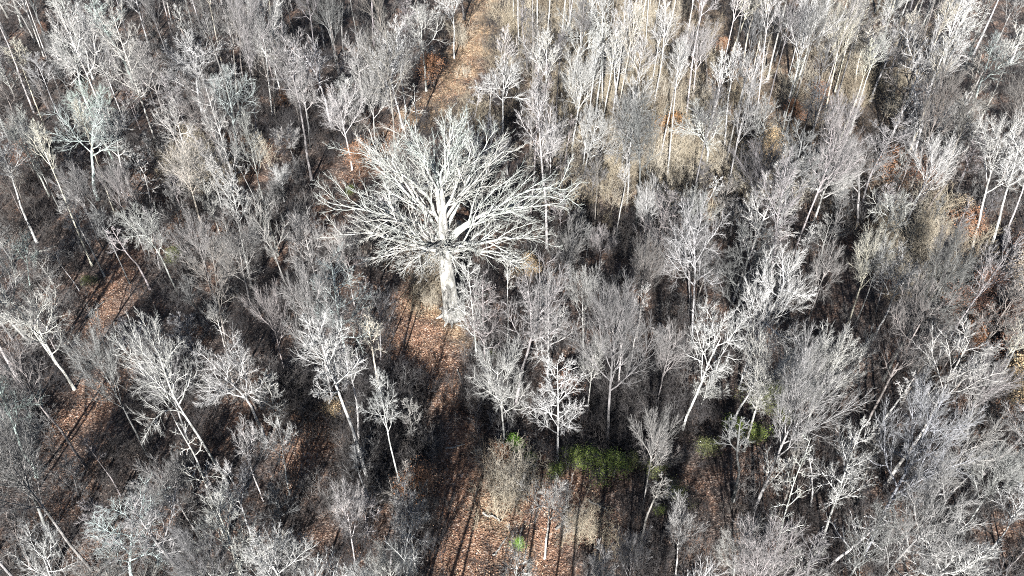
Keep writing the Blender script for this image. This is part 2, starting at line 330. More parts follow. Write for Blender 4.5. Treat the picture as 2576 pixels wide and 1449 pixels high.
# ------------------------------------------------------------------ the trees one can point to: base x y, tip x y, crown radius (all in pixels of a 2576-wide view, set down on the ground), style, bark, label
CATALOG = '''
333 205 262 -10 48 slim mint|tall mint-barked tree with twin trunks at the upper left
250 240 158 75 52 open white|white-limbed crooked tree left of the twin mint trunks
370 200 335 85 45 fan grey|grey fan-crowned tree just right of the twin mint trunks
600 275 450 50 85 round white|broad bright white crown right of the grey fan at upper left
602 412 575 140 66 open mint|brilliant mint and white crown on the dark bare stem, upper left
655 165 590 -25 55 open white|white forked tree cut by the top edge above the mint crown
691 210 664 25 45 fan white|white broom-like tree beside the dark gap near the top
262 430 150 248 78 open mint|pale mint tree with many rising forks at the left
367 400 255 270 60 open white|crooked white-limbed tree with a dark lower trunk at the left
485 505 437 330 62 fan cream|cream-coloured feathery tree lit from top to base
455 372 420 232 46 open white|antler-shaped white tree above the cream feathery tree
62 420 20 255 52 open pale|pale forked tree by the left edge above the orange leaves
125 415 50 300 42 open grey|thin grey crooked tree beside the orange-leaved sapling at left
160 252 80 118 32 slim pale|slender leaning pale tree near the upper left corner
55 190 12 88 32 slim cream|slim yellowish tree at the left edge near the corner
363 64 355 6 12 dead white|small white dead snag near the top edge
285 292 205 185 62 open mint|mint-tinted twisted crown spreading over the upper left
537 427 395 180 42 slim grey|long slender trunk leaning left above the brown clearing
355 560 275 400 38 fan pink|pinkish twiggy tree left of the cream feathery tree
385 532 338 395 36 dead white|white broken-topped tree left of the cream feathery tree
210 512 162 395 42 fan grey|grey tree below the pale mint forks at the left
835 322 768 55 74 open white|spreading white tree with long curved arms left of the leafy track
873 312 853 200 56 fan white|bright upright fan tree beside the tree with curved arms
785 347 738 155 48 fan pale|pale narrow broom tree beside the small orange leaves
1014 322 948 48 72 open white|tall white tree standing at the left edge of the leafy track
1022 282 985 38 38 slim white|second white trunk close behind the tall tree by the track
905 192 885 58 42 open pale|pale candelabra tree near the top, left of the track
967 320 918 150 48 fan pale|slim pale tree leaning left, just left of the track
1085 150 1055 -12 58 open white|white crown hanging over the dark side of the leafy track
1140 70 1132 -75 42 open white|white spreading crown at the top edge over the track
1265 354 1250 108 74 open white|tall white tree with two big forked arms right of the track
1236 350 1234 160 32 slim pale|thin pale trunk beside the tree with two forked arms
1049 327 1040 208 24 dead white|small twisted white snag beside the golden grass
1194 332 1190 208 22 pole pale|thin grey pole tree behind the great oak
715 507 702 408 37 fan white|small white fan tree near the black hollow
745 412 698 308 42 round pale|small pale rounded tree above the small white fan
1349 292 1355 38 62 open white|crooked white tree with level arms in the upper middle
1442 262 1440 -12 56 open pale|tall pale tree touching the top edge in the middle
1437 397 1470 100 66 fan white|large white brush-shaped crown in the upper middle
1465 482 1490 245 50 round white|white tree with a long clean stem and mop-like head
1355 447 1390 275 40 fan white|white broom tree rising just right of the great oak
1547 252 1555 48 42 cone pale|pale straight tree with short side branches, upper middle
1655 142 1665 -5 52 open white|white branching tree at the top edge, right of middle
1772 152 1775 38 52 fan pale|pale vase-shaped tree near the top, right of middle
1777 447 1790 222 68 open white|wide V-shaped white tree in the upper right of middle
1828 192 1882 -80 40 slim cream|tall cream trunk, leftmost of the straight sunlit trunks
1865 182 1915 -60 36 slim cream|second straight cream trunk at the top right
1895 178 1950 -70 34 slim pale|third straight trunk of the sunlit row, slimmer and paler
1972 294 2062 -60 60 fan white|thick bright double trunk at the top right
1990 260 2075 -70 45 slim white|trunk standing just behind the thick double trunk
2075 295 2132 -40 55 fan cream|thick cream trunk with yellow light on it, top right
2100 230 2165 -40 44 slim cream|narrow cream trunk behind the thick cream trunk
2145 237 2192 28 42 slim cream|greenish cream trunk in the middle of the sunlit row
2245 242 2312 28 42 slim cream|pale trunk with curling side shoots, right of the sunlit row
2222 387 2372 0 92 open white|very long leaning white tree crossing the upper right
2195 202 2262 15 72 fan white|fan of bright limbs at the top edge, upper right
2298 397 2352 168 62 cone white|white feather-shaped crown in the upper right
2388 402 2442 215 66 round white|dense white crown right of the feather-shaped one
2460 242 2530 55 62 open mint|twisted mint-tinted tree in the top right corner
2446 622 2545 235 72 open white|tall white forked trunk near the right edge
2492 627 2588 300 55 slim white|white straight trunk right of the tall forked one at the edge
2532 590 2620 300 45 slim pale|thin pale trunk farthest right near the edge
2055 452 2110 330 68 round pale|wide pale crown left of the orange leaves, right side
2280 602 2275 448 60 open white|white spiky crown above the black hollow at right
75 717 50 568 37 open mint|small mint crooked tree at the left edge
140 892 58 718 88 open white|white open tree with wide arms at the left edge
263 695 165 485 36 slim pale|long thin trunk slanting over the brown gap at left
200 732 125 600 20 pole grey|thin straight pole left of the brown gap
286 674 240 508 30 slim grey|thin grey trunk beside the brown gap
450 742 330 465 62 open pale|arching tree with a bowed pale stem, left of middle
530 702 470 528 52 fan grey|grey upright tree right of the bowed stem
600 742 575 556 62 round grey|grey rounded crown with a leaning fork, left of middle
574 1214 300 768 112 open white|very large crooked white tree sprawling over the lower left
568 1354 425 1048 60 dead pale|thick straight trunk with stubby bent limbs, lower left
672 1112 540 800 88 open white|large white crown with hooked limbs, lower left of middle
655 1172 590 1048 50 open white|twisted white crown next to the thick straight trunk
728 1245 690 1038 46 open white|white leaning tree beside the striped shadows
565 872 535 745 30 open white|small antler-like tree above the large hooked crown
875 926 825 640 82 cone mint|tall mint-green feathery tree left of the leafy path
775 646 755 508 54 round pale|pale rounded tree left of the great oak's lowest limb
722 962 665 690 47 fan pink|pinkish narrow tree left of the mint feathery tree
857 632 850 528 32 fan white|little white tree under the great oak's left limbs
957 922 962 700 40 open grey|grey crooked tree at the shaded edge of the leafy path
1200 914 1180 640 46 cone white|white tree immediately right of the great oak's trunk
1221 948 1212 688 50 cone pink|pinkish white tree, second to the right of the oak's trunk
1277 862 1276 640 24 pole pale|thin pale pole right of the great oak
1377 977 1378 668 76 cone pale|dense pale tree with a straight stem in the centre right
1466 902 1476 652 56 fan pale|pale upright tree right of the dense straight one
1555 987 1572 700 62 fan white|white goblet-shaped tree on a clean stem in the centre right
1487 972 1500 800 42 fan pale|slim tree between the dense and goblet-shaped trees
1620 657 1635 438 46 fan white|white narrow tree with a long pale stem, right of middle
1505 700 1510 562 42 fan pink|small pinkish fan right of the great oak
1405 702 1432 538 52 fan pink|pink-grey fan under the tip of the oak's right limb
1735 790 1740 556 102 round grey|big round grey crown right of middle
1716 1080 1832 738 82 open white|bright white tree leaning right on a thick stem, right of middle
1690 992 1690 800 52 fan pink|pinkish twiggy tree left of the leaning bright tree
1860 977 1985 586 92 round white|tall white tree with a very full crown, right of middle
1898 970 1946 720 52 cone white|white trunk just behind the tall full crown
1402 1157 1410 878 72 cone white|white tree with level feathery branches above the green bushes
1370 1405 1400 1150 74 open white|forked white tree on the leaf litter, bottom middle
1618 1274 1662 1008 46 fan grey|grey upright tree behind the green bushes
1293 1500 1300 1330 52 open white|white low crown at the bottom edge, middle
1700 1445 1716 1250 56 fan white|white brushy tree at the bottom, right of middle
1600 1500 1610 1330 50 fan grey|grey brushy tree at the bottom edge, right of middle
1840 1500 1860 1300 60 fan pale|pale brushy tree at the bottom edge below the dark hollow
2132 818 2216 558 56 fan cream|cream-lit tree leaning over the black hollow
2150 822 2228 600 32 slim pale|second thin stem in front of the black hollow
2198 854 2292 608 62 open pale|pale tree right of the black hollow
2090 702 2105 588 46 round grey|grey misty crown left of the cream-lit tree
2000 1132 2126 818 86 fan white|white fan-crowned tree on a leaning trunk, lower right
1987 1122 2070 850 46 fan white|thinner white tree left of the white fan, lower right
1935 1445 2046 1078 38 dead white|long bare trunk with broken side stubs, lower right
2040 1272 2062 1108 32 dead white|short crooked dead tree behind the stubby trunk
2070 1354 2182 1038 72 cone white|white feathery tree on a long clean trunk, lower right
2170 1402 2372 935 114 round lilac|huge lilac-grey crown on a dark-backed trunk, lower right
2080 1432 2232 1250 62 dead white|white spiky tree leaning far right at the bottom
2300 1535 2405 1255 126 open white|great star-shaped white crown in the bottom right corner
2420 1342 2572 1095 64 fan pale|pale leaning tree at the right edge, low down
2500 1382 2602 1225 50 slim white|white trunk at the right edge near the bottom
2455 982 2578 790 42 slim cream|cream slanting trunk near the right edge
2482 1010 2610 800 42 slim pale|pale slanting trunk right beside the cream one
92 1200 35 898 78 open mint|mint tree with a bulging base at the left edge
345 1505 308 1290 116 open mint|great mint and white crown at the bottom left
110 1482 42 1325 88 open white|wide white crown in the bottom left corner
640 1335 560 1150 60 open white|tree with one long level limb, lower left
895 1432 865 1208 47 fan white|white narrow tree at the bottom, left of the path
1013 1358 1016 1222 56 round white|white vase-shaped tree near the bottom path
960 1482 966 1345 60 round pale|low pale crown at the bottom edge left of the path
440 1262 400 1130 62 round grey|dim grey crown between the two big lower left trees
1760 560 1775 440 45 fan pale|pale tree with thin parallel stems, right of middle
2330 720 2400 560 40 fan pink|pinkish thin tree beside the sunlit orange leaves
'''
CAT = []
def axis_top(x, y, tx, ty):
    d = ray(tx, ty); t = y / d[1]; return d[0] * t, HC + d[2] * t
for line in CATALOG.strip().split('\n'):
    a, lab = line.split('|'); bx, by, tx, ty, Rp, st, tone = a.split()
    bx, by, tx, ty, Rp = map(float, (bx, by, tx, ty, Rp))
    x, y, z = ground(bx, by); ty2 = ty + (.1 if st == 'cone' else .34) * Rp if st not in ('dead', 'pole', 'slim') else ty + .2 * Rp
    xt, zt = axis_top(x, y, tx, ty2); H = zt - z
    lean0 = math.atan2(xt - x, max(H, 1))
    if st not in ('dead', 'pole') and 'snag' not in lab and 'small' not in lab and (H < 11 or abs(lean0) > .27):
        H = max(min(H * 1.15, 15), 12 + (Rp % 5) * .5); z = 0.0
        d = ray(tx, ty2); t = (z + H - HC) / d[2]; x, y = d[0] * t, d[1] * t; xt = x; z = float(gz(x, y))
    depth = y * sN + (HC - .7 * H) * cN; Rm = Rp * depth / FPX * 1.12
    CAT.append(dict(x=x, y=y, H=min(max(H, 4), 34), R=Rm, st=st, tone=tone, lab=lab, lean=math.atan2(xt - x, H), bx=bx, by=by, tx=tx, ty=ty))
if __name__ == '__main__':
    for c in CAT:
        if c['H'] >= 30 or c['H'] < 8 or abs(c['lean']) > .2: print('CATCHECK %s H=%.1f R=%.1f lean=%.2f' % (c['lab'], c['H'], c['R'], c['lean']))
NAMES = dict(fan='bare_tree', round='bare_tree', open='bare_tree', cone='bare_tree', slim='slender_tree', pole='slender_tree', dead='dead_tree')
for k, c in enumerate(CAT):
    pr = PR[c['st']][k % len(PR[c['st']])]
    plant(pr, NAMES[c['st']], c['x'], c['y'], c['H'], c['R'], R_.uniform(0, 6.28), c['tone'], c['lab'], None, lean=(c['lean'], 0))

# ------------------------------------------------------------------ the great oak
def great_oak():
    g = np.random.default_rng(77); bx, by, bz = ground(1140, 790)
    e = bpy.data.objects.new('oak_tree', None); C.objects.link(e); e.location = (bx, by, bz - .15)
    e['label'] = 'great spreading white-limbed oak in the middle, largest tree of the wood'; e['category'] = 'tree'
    def part(nm, V, k=1.0, mint=0.0, stuff=False, parent=e):
        o = bpy.data.objects.new(nm, make_mesh('oak_' + nm, *V, M_TWIG if stuff else M_BARK)); C.objects.link(o); o.parent = parent
        c = np.array((.58, .57, .54)) * (1 - mint) + np.array(TONES['mint']) * 1.08 * mint
        o.color = (*[min(.8, float(v * k)) for v in c], 1)
        if stuff: o['kind'] = 'stuff'
        return o
    K = 12; P = np.zeros((1, K, 3)); zz = np.linspace(0, 18.5, K)
    P[0, :, 2] = zz; P[0, :, 0] = -.25 * np.sin(zz / 5) - zz * .02; P[0, :, 1] = .15 * np.sin(zz / 4)
    A = np.array([[1.35, .92, .84, .80, .75, .64, .60, .54, .46, .37, .29, .2]])
    rt = []                                                      # root flare
    for k in range(9):
        a = k * .7 + g.normal(0, .12); q = np.zeros((1, 6, 3)); q[0, :, 0] = np.cos(a) * np.linspace(.3, 2.0 + g.uniform(-.3, .6), 6); q[0, :, 1] = np.sin(a) * np.linspace(.3, 2.1, 6)
        q[0, :, 2] = [1.5, .75, .38, .2, .08, -.1]; rt.append(tubes(q, np.array([[.42, .36, .27, .19, .12, .06]]), 8))
    part('trunk', join([tubes(P, A, 18)] + rt), .92)
    # (azimuth deg: 0 right, 90 away, 180 left; elevation deg; start height; length; bend)
    SP = [(182, 10, 8.2, 14.5), (200, 16, 8.8, 13.5), (165, 22, 9.5, 15), (225, 22, 9.0, 11.5), (150, 34, 10.2, 15), (-12, 14, 9.0, 13.5), (8, 20, 9.4, 17.5), (25, 30, 10.0, 14.5), (-35, 18, 9.2, 11.5),
          (-60, 24, 9.6, 9.5), (250, 26, 10, 9.5), (45, 40, 10.8, 14), (70, 44, 11.5, 14), (95, 38, 10.8, 14.5), (118, 42, 11.4, 14.5), (138, 46, 12, 14), (175, 46, 12.5, 13), (5, 48, 13, 12.5),
          (110, 62, 14, 12.5), (60, 64, 14.5, 12), (190, 58, 14, 11), (-20, 56, 14, 11), (90, 80, 16.2, 10)]
    tw3, tw4 = [], []
    for az, el, z0, L in SP:
        az, el = math.radians(az + g.normal(0, 7)), math.radians(el + g.normal(0, 4)); L *= g.uniform(.84, 1.12); K1 = 13
        d = np.array([math.cos(az) * math.cos(el), math.sin(az) * math.cos(el), math.sin(el)])
        L1 = np.empty((1, K1, 3)); p, r, _ = sample(P, A, np.array([0]), np.array([(z0 * .92 + 1.2) / 18.5 * .999])); L1[0, 0] = p[0]
        cur = norm(d + np.array([0, 0, .9])); st = L * (.80 if 40 < math.degrees(az) < 145 else .87 if abs(math.degrees(az)) > 145 else .94) / (K1 - 1)
        for s in range(1, K1):
            L1[0, s] = L1[0, s - 1] + cur * st
            k = s / K1; target = d + np.array([0, 0, .55 * (.45 - k) if el < .7 else .1])
            cur = norm(cur * .66 + target * .34 + g.normal(0, .16, 3))
        r0 = .25 - .006 * max(0, z0 - 9) * 3; s = np.linspace(0, 1, K1); A1 = (r0 * (1 - s) ** 1.35 + .032)[None]
        L2, A2, _ = grow(L1, A1, 10, .16, .98, (18, 44), .54, 9, .13, .05, .62, .022, g, lenmin=.38)
        L3, A3, _ = grow(L2, A2, 9, .15, .98, (18, 40), .40, 5, .08, .04, .62, .014, g, lenmin=.45)
        L4, A4, _ = grow(L3, A3, 6, .12, .98, (20, 45), .50, 4, .08, .04, .6, .009, g, lenmin=.5)
        mint = float(np.clip(g.normal(.2, .35), 0, 1)) if el > .4 else float(g.uniform(0, .25))
        lb = part('limb', tubes(L1, A1, 9), 1.06, mint)
        part('branches', tubes(L2, np.maximum(A2 * .72, .022), 5), 1.03, mint, True, lb)
        part('twigs', join([tubes(L3, np.maximum(A3, .014), 3), tubes(L4, np.maximum(A4, .008), 3)]), .8, mint, True, lb)
        TRIS[0] += len(L3) * 21 + len(L4) * 15 + len(L2) * 70
    # low shoots round the upper trunk
    L2, A2, _ = grow(P, A, 60, .42, .75, (35, 95), .15, 7, .2, .08, .05, .012, g, spread=.5)
    L3, A3, _ = grow(L2, A2, 10, .1, .98, (22, 55), .5, 4, .16, .04, .6, .009, g)
    part('shoots', join([tubes(L2, np.maximum(A2, .02), 4), tubes(L3, np.maximum(A3, .01), 3)]), .95, 0, True)
great_oak()

# ------------------------------------------------------------------ tall trees standing just below the frame, whose shadows cross the leaf litter
sa, ca = math.sin(math.radians(SUN_AZ)), math.cos(math.radians(SUN_AZ))
for k, (px, py, by, st, H, Rm, lab) in enumerate([(1125, 1440, 21, 'slim', 24, 3.4, 'leftmost'), (1165, 1440, 20, 'slim', 23, 3.2, 'second'), (1075, 1400, 22, 'round', 22, 3.6, 'rounded'), (1330, 1440, 21, 'slim', 23, 3.0, 'slender'),
        (1400, 1440, 22, 'open', 22, 2.6, 'crooked'), (1455, 1440, 20, 'slim', 22, 3.2, 'straight'), (1510, 1440, 22, 'fan', 22, 2.4, 'broom-like'), (1575, 1440, 21, 'round', 21, 3.0, 'full-crowned'), (1260, 1440, 17, 'slim', 22, 2.0, 'slightest')]):
    x, y, z = ground(px, py); x -= (y - by) * sa / ca
    plant(PR[st][k % len(PR[st])], NAMES[st], x, by, H, Rm, k * 1.7, 'pale', lab + ' tree below the frame casting its long shadow over the leaf litter', None)
# ------------------------------------------------------------------ where the picture is open down to the ground
OPEN = POLY['orange'][:5] + [[(850,420),(960,340),(1000,350),(930,470),(870,480)], [(760,470),(860,440),(860,520),(770,520)], [(1740,1080),(1830,1080),(1850,1330),(1760,1350)],
        [(1590,940),(1640,900),(1650,1000),(1600,1010)], [(690,930),(800,930),(820,1150),(740,1200)], [(2080,770),(2150,740),(2180,830),(2100,850)], [(1190,260),(1240,240),(1240,390),(1200,390)]]
def blocks_open(x, y, H, r=0.0):
    for zf in (.15, .4, .65, .9):
        px, py = project(x, y, H * zf)
        for p in OPEN:
            for dx in ((-r, 0, r) if zf > .5 else (0,)):
                if in_poly(px + dx, py, p): return True
    return False
taken = [(c['x'], c['y'], 1.0) for c in CAT] + [(*ground(1140, 790)[:2], 3.0)]
def free(x, y, d):
    for tx, ty, k in taken:
        if (tx - x) ** 2 + (ty - y) ** 2 < (d * k) ** 2: return False
    return True
LM = [(ground(1140, 790)[:2], 'the great oak')] + [((c['x'], c['y']), 'the ' + c['lab'][0].lower() + c['lab'][1:]) for c in CAT if len(c['lab'].split()) <= 9]
USED = {}
def place_label(head, x, y):
    best = sorted(LM, key=lambda l: (l[0][0] - x) ** 2 + (l[0][1] - y) ** 2)
    for (lx, ly), nm in best[:16]:
        dx, dy = x - lx, y - ly
        rel = ('right of' if dx > 0 else 'left of') if abs(dx) > abs(dy) * 1.6 else ('behind' if dy > 0 else 'in front of') if abs(dy) > abs(dx) * 1.6 else \
              ('behind and right of' if dx > 0 else 'behind and left of') if dy > 0 else ('before and right of' if dx > 0 else 'before and left of')
        t = f'{head} {rel} {nm}'
        if len(t.split()) > 16: continue
        if t not in USED: USED[t] = 1; return t
    t = f'{head}, one of several {rel} {nm}'; return ' '.join(t.split()[:16])
def view_ok(x, y, H, m=40):
    px, py = project(x, y, 0); qx, qy = project(x, y, H)
    return (-m < px < 2576 + m or -m < qx < 2576 + m) and qy < 1449 + m and py > -m

# ------------------------------------------------------------------ the rest of the canopy
nfill = 0; tries = 0
adj = dict(grey='grey', dusky='dusky grey', pale='pale', pink='pinkish', lilac='lilac-grey', brown='brownish', white='whitish')
while nfill < 150 and tries < 20000:
    tries += 1
    py = R_.uniform(-10, 1700); px = R_.uniform(-120, 2700); x, y, z = ground(px, py)
    st = R_.choice(['fan', 'open', 'open', 'cone', 'fan', 'slim', 'slim', 'slim'] + (['slim'] * 4 if py < 560 and px > 1150 else ['round'])); H = R_.uniform(14, 23)
    if not free(x, y, 4.2) or not view_ok(x, y, H) or blocks_open(x, y, H, 62): continue
    if px > 2330 and 600 < py < 1050: continue
    if px > 1300 and py < 450 and R_.random() < .88: continue
    tone = R_.choice(['grey', 'grey', 'dusky', 'pale', 'pale', 'pink', 'dusky', 'white', 'brown'])
    k = R_.randrange(len(PR[st])); sz = 'tall' if H > 17 else 'middling' if H > 14.5 else 'low'
    shape = dict(fan='upright', round='rounded', open='crooked', cone='feathery', slim='slender')[st]
    plant(PR[st][k], NAMES[st], x, y, H, R_.uniform(2.2, 4.0) * (.75 if st == 'slim' else 1), R_.uniform(0, 6.28), tone,
          place_label(f'{adj[tone]} {shape} tree', x, y), 'bare trees filling the wood', lean=(R_.gauss(0, .06), R_.gauss(0, .05)))
    taken.append((x, y, .8)); nfill += 1
nmast = 0; tries = 0
while nmast < 92 and tries < 9000:
    tries += 1
    px = R_.uniform(1250, 2480) if nmast < 80 else R_.uniform(0, 1000); py = R_.uniform(60, 470) if nmast < 80 else R_.uniform(0, 1200); x, y, z = ground(px, py); H = R_.uniform(15, 24)
    if not free(x, y, 2.4) or blocks_open(x, y, H, 20): continue
    tone = R_.choice(['cream', 'white', 'cream', 'pale', 'pale', 'grey', 'dusky'])
    plant(PR['mast'][nmast % 3], 'slender_tree', x, y, H, R_.uniform(1.2, 1.9), R_.uniform(0, 6.28), tone, place_label(f"{dict(adj, cream='cream-coloured')[tone]} straight mast-like tree", x, y), 'tall straight trunks', lean=(R_.gauss(.02, .045), R_.gauss(0, .03)))
    taken.append((x, y, .8)); nmast += 1
nsap = 0; tries = 0
while nsap < 260 and tries < 30000:
    tries += 1
    py = R_.uniform(0, 1600) if R_.random() < .6 else R_.uniform(0, 700); px = R_.uniform(-60, 2640); x, y, z = ground(px, py)
    st = 'sapling' if R_.random() < .6 else 'pole'; H = R_.uniform(5, 9) if st == 'sapling' else R_.uniform(9, 15)
    if px > 2330 and 560 < py < 1020 and R_.random() < .7: continue
    if px > 1300 and py < 450 and (st == 'sapling' or R_.random() < .4): continue
    if not free(x, y, 2.0) or not view_ok(x, y, H, 10) or blocks_open(x, y, H, 24): continue
    tone = R_.choice(['grey', 'dusky', 'pink', 'brown', 'brown', 'dusky', 'pale'])
    plant(PR[st][R_.randrange(len(PR[st]))], 'sapling' if st == 'sapling' else 'young_tree', x, y, H, R_.uniform(1.3, 2.3) if st == 'sapling' else R_.uniform(.9, 1.4), R_.uniform(0, 6.28), tone,
          place_label(f"{adj[tone]} {'twiggy sapling' if st == 'sapling' else 'thin young tree'}", x, y), 'saplings under the canopy', cat='sapling' if st == 'sapling' else 'tree', lean=(R_.gauss(0, .05), R_.gauss(0, .05)))
    taken.append((x, y, .6)); nsap += 1

# ------------------------------------------------------------------ trees and bushes that keep their leaves
OR_ = (.30, .165, .10); TAN = (.40, .31, .20); RUST = (.21, .125, .095); GRN = (.20, .27, .065); BRI = (.20, .38, .06); OLV = (.13, .15, .06)
LEAVES = [(905, 432, 30, OR_, 'rust-orange leafy sapling left of the great oak crown'), (1092, 208, 26, OR_, 'orange leafy bush on the left of the leafy track'), (722, 262, 15, OR_, 'small orange leafy bush by the narrow broom tree'),
 (85, 425, 26, RUST, 'rusty orange leafy sapling near the left edge'), (112, 90, 12, RUST, 'tiny rusty bush near the upper left corner'), (2240, 455, 32, OR_, 'bright orange leafy tree at the foot of the long leaning trunk'),
 (2312, 465, 25, RUST, 'rusty leafy tree right of the bright orange one'), (2410, 600, 30, OR_, 'sunlit orange-brown leafy bush near the right edge'), (2400, 545, 24, (.42, .36, .28), 'pale dun leafy sapling above the orange-brown bush at right'),
 (2400, 800, 40, RUST, 'brown-leaved bush in the thicket at right'), (2465, 770, 42, RUST, 'large brown-leaved bush in the thicket at right, middle one'), (2530, 850, 40, RUST, 'brown-leaved bush nearest the right edge'), (2500, 925, 36, RUST, 'low rusty bush below the brown thicket'), (2350, 850, 30, RUST, 'leftmost rusty bush of the thicket at right'), (2430, 890, 34, OR_, 'brighter russet bush low in the thicket at right'), (2560, 730, 38, (.42, .36, .30), 'pale dun bush high on the right edge'), (2545, 670, 34, RUST, 'faded rusty bush above the pale dun one at the right edge'),
 (2548, 1000, 48, TAN, 'golden-brown leafy tree at the right edge'), (2060, 262, 22, OR_, 'orange bush behind the thick bright double trunk'), (1990, 300, 20, OR_, 'orange bush at the foot of the thick double trunk'),
 (1815, 140, 18, OR_, 'orange bush by the leftmost sunlit trunk'), (1675, 360, 30, (.33, .20, .10), 'amber leafy sapling in the upper middle right'), (1915, 420, 36, TAN, 'tan leafy tree right of the V-shaped tree'),
 (1045, 1242, 38, OR_, 'orange leafy tree beside the long black shadow, bottom'), (1252, 1165, 28, OR_, 'orange leafy sapling left of the bright green vine'), (1430, 985, 26, RUST, 'reddish leafy sapling under the level-branched tree'),
 (850, 1045, 26, TAN, 'tan leafy bush at the top of the brown thicket'), (1935, 1400, 20, OR_, 'orange bush at the foot of the stubby dead trunk'), (1330, 700, 24, TAN, 'tan leafy bush behind the great oak at right'),
 (1293, 1140, 24, BRI, 'bright green vine-covered sapling beside the leaf litter'), (1338, 1162, 16, GRN, 'small green bush right of the bright green vine'), (1440, 1172, 26, GRN, 'green bush at the left end of the bush row'),
 (1490, 1180, 34, GRN, 'green bush in the middle of the bush row'), (1545, 1198, 34, GRN, 'largest green bush at the right end of the bush row'), (1585, 1170, 24, OLV, 'olive bush behind the right end of the bush row'),
 (1840, 1082, 24, GRN, 'green bush left of the dark gap, lower right'), (1900, 1030, 30, OLV, 'olive-green bush behind the leaning white trunks'), (1945, 1010, 26, OLV, 'olive bush farthest right of the dark evergreens'),
 (1702, 1255, 24, OLV, 'dark green bush at the shadow edge, bottom right of middle'), (1655, 1290, 14, GRN, 'tiny green shrub in the shade at the bottom'), (440, 660, 20, OLV, 'small green shrub left of the grey rounded crown'),
 (1305, 1380, 16, BRI, 'small bright green shrub under the bottom edge crown'), (1650, 1195, 30, OLV, 'loose olive scrub right of the green bush row'), (1770, 1140, 26, OLV, 'dim olive scrub at the left edge of the dark gap'), (1890, 1105, 26, GRN, 'loose green scrub at the right edge of the dark gap'), (1960, 1065, 22, OLV, 'thin olive scrub behind the thinner white leaning tree'), (1395, 1195, 22, GRN, 'low green scrub at the foot of the level-branched tree'), (1240, 910, 18, OLV, 'olive shrub at the feet of the two trees right of the oak'), (880, 490, 12, GRN, 'small green shrub beside the black hollow'), (230, 720, 16, OLV, 'low green shrub on the brown gap at left')]
for k, (px, py, r, col, lab) in enumerate(LEAVES):
    x, y, z = ground(px, py + r * .3); dep = y * sN + HC * cN; Rm = r * dep / FPX; gr = col in (GRN, BRI, OLV); Rm *= 1.55 if gr else 1.15
    pr, lf = LEAFY[k % 2]
    plant(pr, 'evergreen_shrub' if gr else 'brown_leaved_tree', x, y, Rm * (1.9 if gr else 2.9), Rm * 1.05, R_.uniform(0, 6.28), 'brown' if not gr else 'dark', lab, None, cat='shrub' if gr or Rm < 1.2 else 'tree', extra=(lf if not gr else SPARSE[k % 2], col))
# ------------------------------------------------------------------ fallen trunks and boughs on the ground
LOGS = [(80, 642, 142, 622, .16, 'pale fallen trunk lying across the wood at left'), (262, 905, 300, 868, .12, 'thin fallen log on the brown gap at left'), (1215, 1290, 1262, 1312, .11, 'grey fallen bough on the leaf litter, bottom middle'),
        (1398, 1330, 1450, 1300, .12, 'fallen log among the trunk shadows at the bottom'), (780, 1060, 830, 1010, .12, 'fallen pale trunk beside the striped shadows'), (1062, 690, 1086, 742, .10, 'short fallen bough near the great oak foot'), (1120, 1130, 1168, 1120, .10, 'small fallen bough across the leafy path'), (1240, 1400, 1275, 1355, .09, 'short grey bough near the bottom edge on the litter'),
        (215, 800, 262, 760, .10, 'fallen bough across the upper end of the brown gap at left'), (1480, 1260, 1530, 1285, .10, 'fallen bough just below the green bushes'), (1150, 930, 1172, 985, .10, 'thin bough lying along the path below the great oak')]
for k, (ax, ay, bx_, by_, rr_, lab) in enumerate(LOGS):
    g = np.random.default_rng(500 + k); p0 = np.array(ground(ax, ay)); p1 = np.array(ground(bx_, by_)); tt = np.linspace(0, 1, 9)[:, None]
    Pl = (p0 * (1 - tt) + p1 * tt + g.normal(0, .07, (9, 3)))[None]; Pl[0, :, 2] = gz(Pl[0, :, 0], Pl[0, :, 1]) + rr_ * .8; c0 = Pl[0, 0].copy(); Pl -= c0
    Al = (rr_ * np.linspace(1, .55, 9))[None]; Bl, Ab, _ = grow(Pl, Al, 6, .4, .97, (25, 60), .22, 5, .15, .02, .5, .015, g)
    o = bpy.data.objects.new('fallen_log', make_mesh('fallen_log', *tubes(Pl, Al, 8, tip=False), M_BARK)); C.objects.link(o); o.location = c0; o.color = (.50, .48, .45, 1)
    o['label'] = lab; o['category'] = 'log'
    for q in range(len(Bl)):
        b_ = bpy.data.objects.new('branch', make_mesh('fallen_branch', *tubes(Bl[q:q + 1], Ab[q:q + 1], 5), M_BARK)); C.objects.link(b_); b_.parent = o; b_.color = (.46, .44, .42, 1)
# ------------------------------------------------------------------ undergrowth (nobody could count it)
def whip_clump(seed, n, h, spread, tone_mat):
    g = np.random.default_rng(seed); base = np.zeros((n, 6, 3)); base[:, 0, :2] = g.normal(0, spread, (n, 2))
    cur = norm(np.stack([g.normal(0, .22, n), g.normal(0, .22, n), np.ones(n)], -1)); L = h * g.uniform(.5, 1.1, n)
    for s in range(1, 6):
        base[:, s] = base[:, s - 1] + cur * (L / 5)[:, None]; cur = norm(cur + g.normal(0, .1, cur.shape))
    A = np.linspace(.022, .008, 6)[None] * np.ones((n, 1))
    P2, A2, _ = grow(base, A, 8, .2, .98, (25, 55), .45, 4, .14, .05, .7, .008, g)
    P3, A3, _ = grow(P2, A2, 5, .15, .98, (25, 55), .5, 3, .14, .04, .7, .007, g)
    return make_mesh('undergrowth_clump', *join([tubes(base, A, 3), tubes(P2, np.maximum(A2, .008), 3), tubes(P3, np.maximum(A3, .007), 3)]), tone_mat)
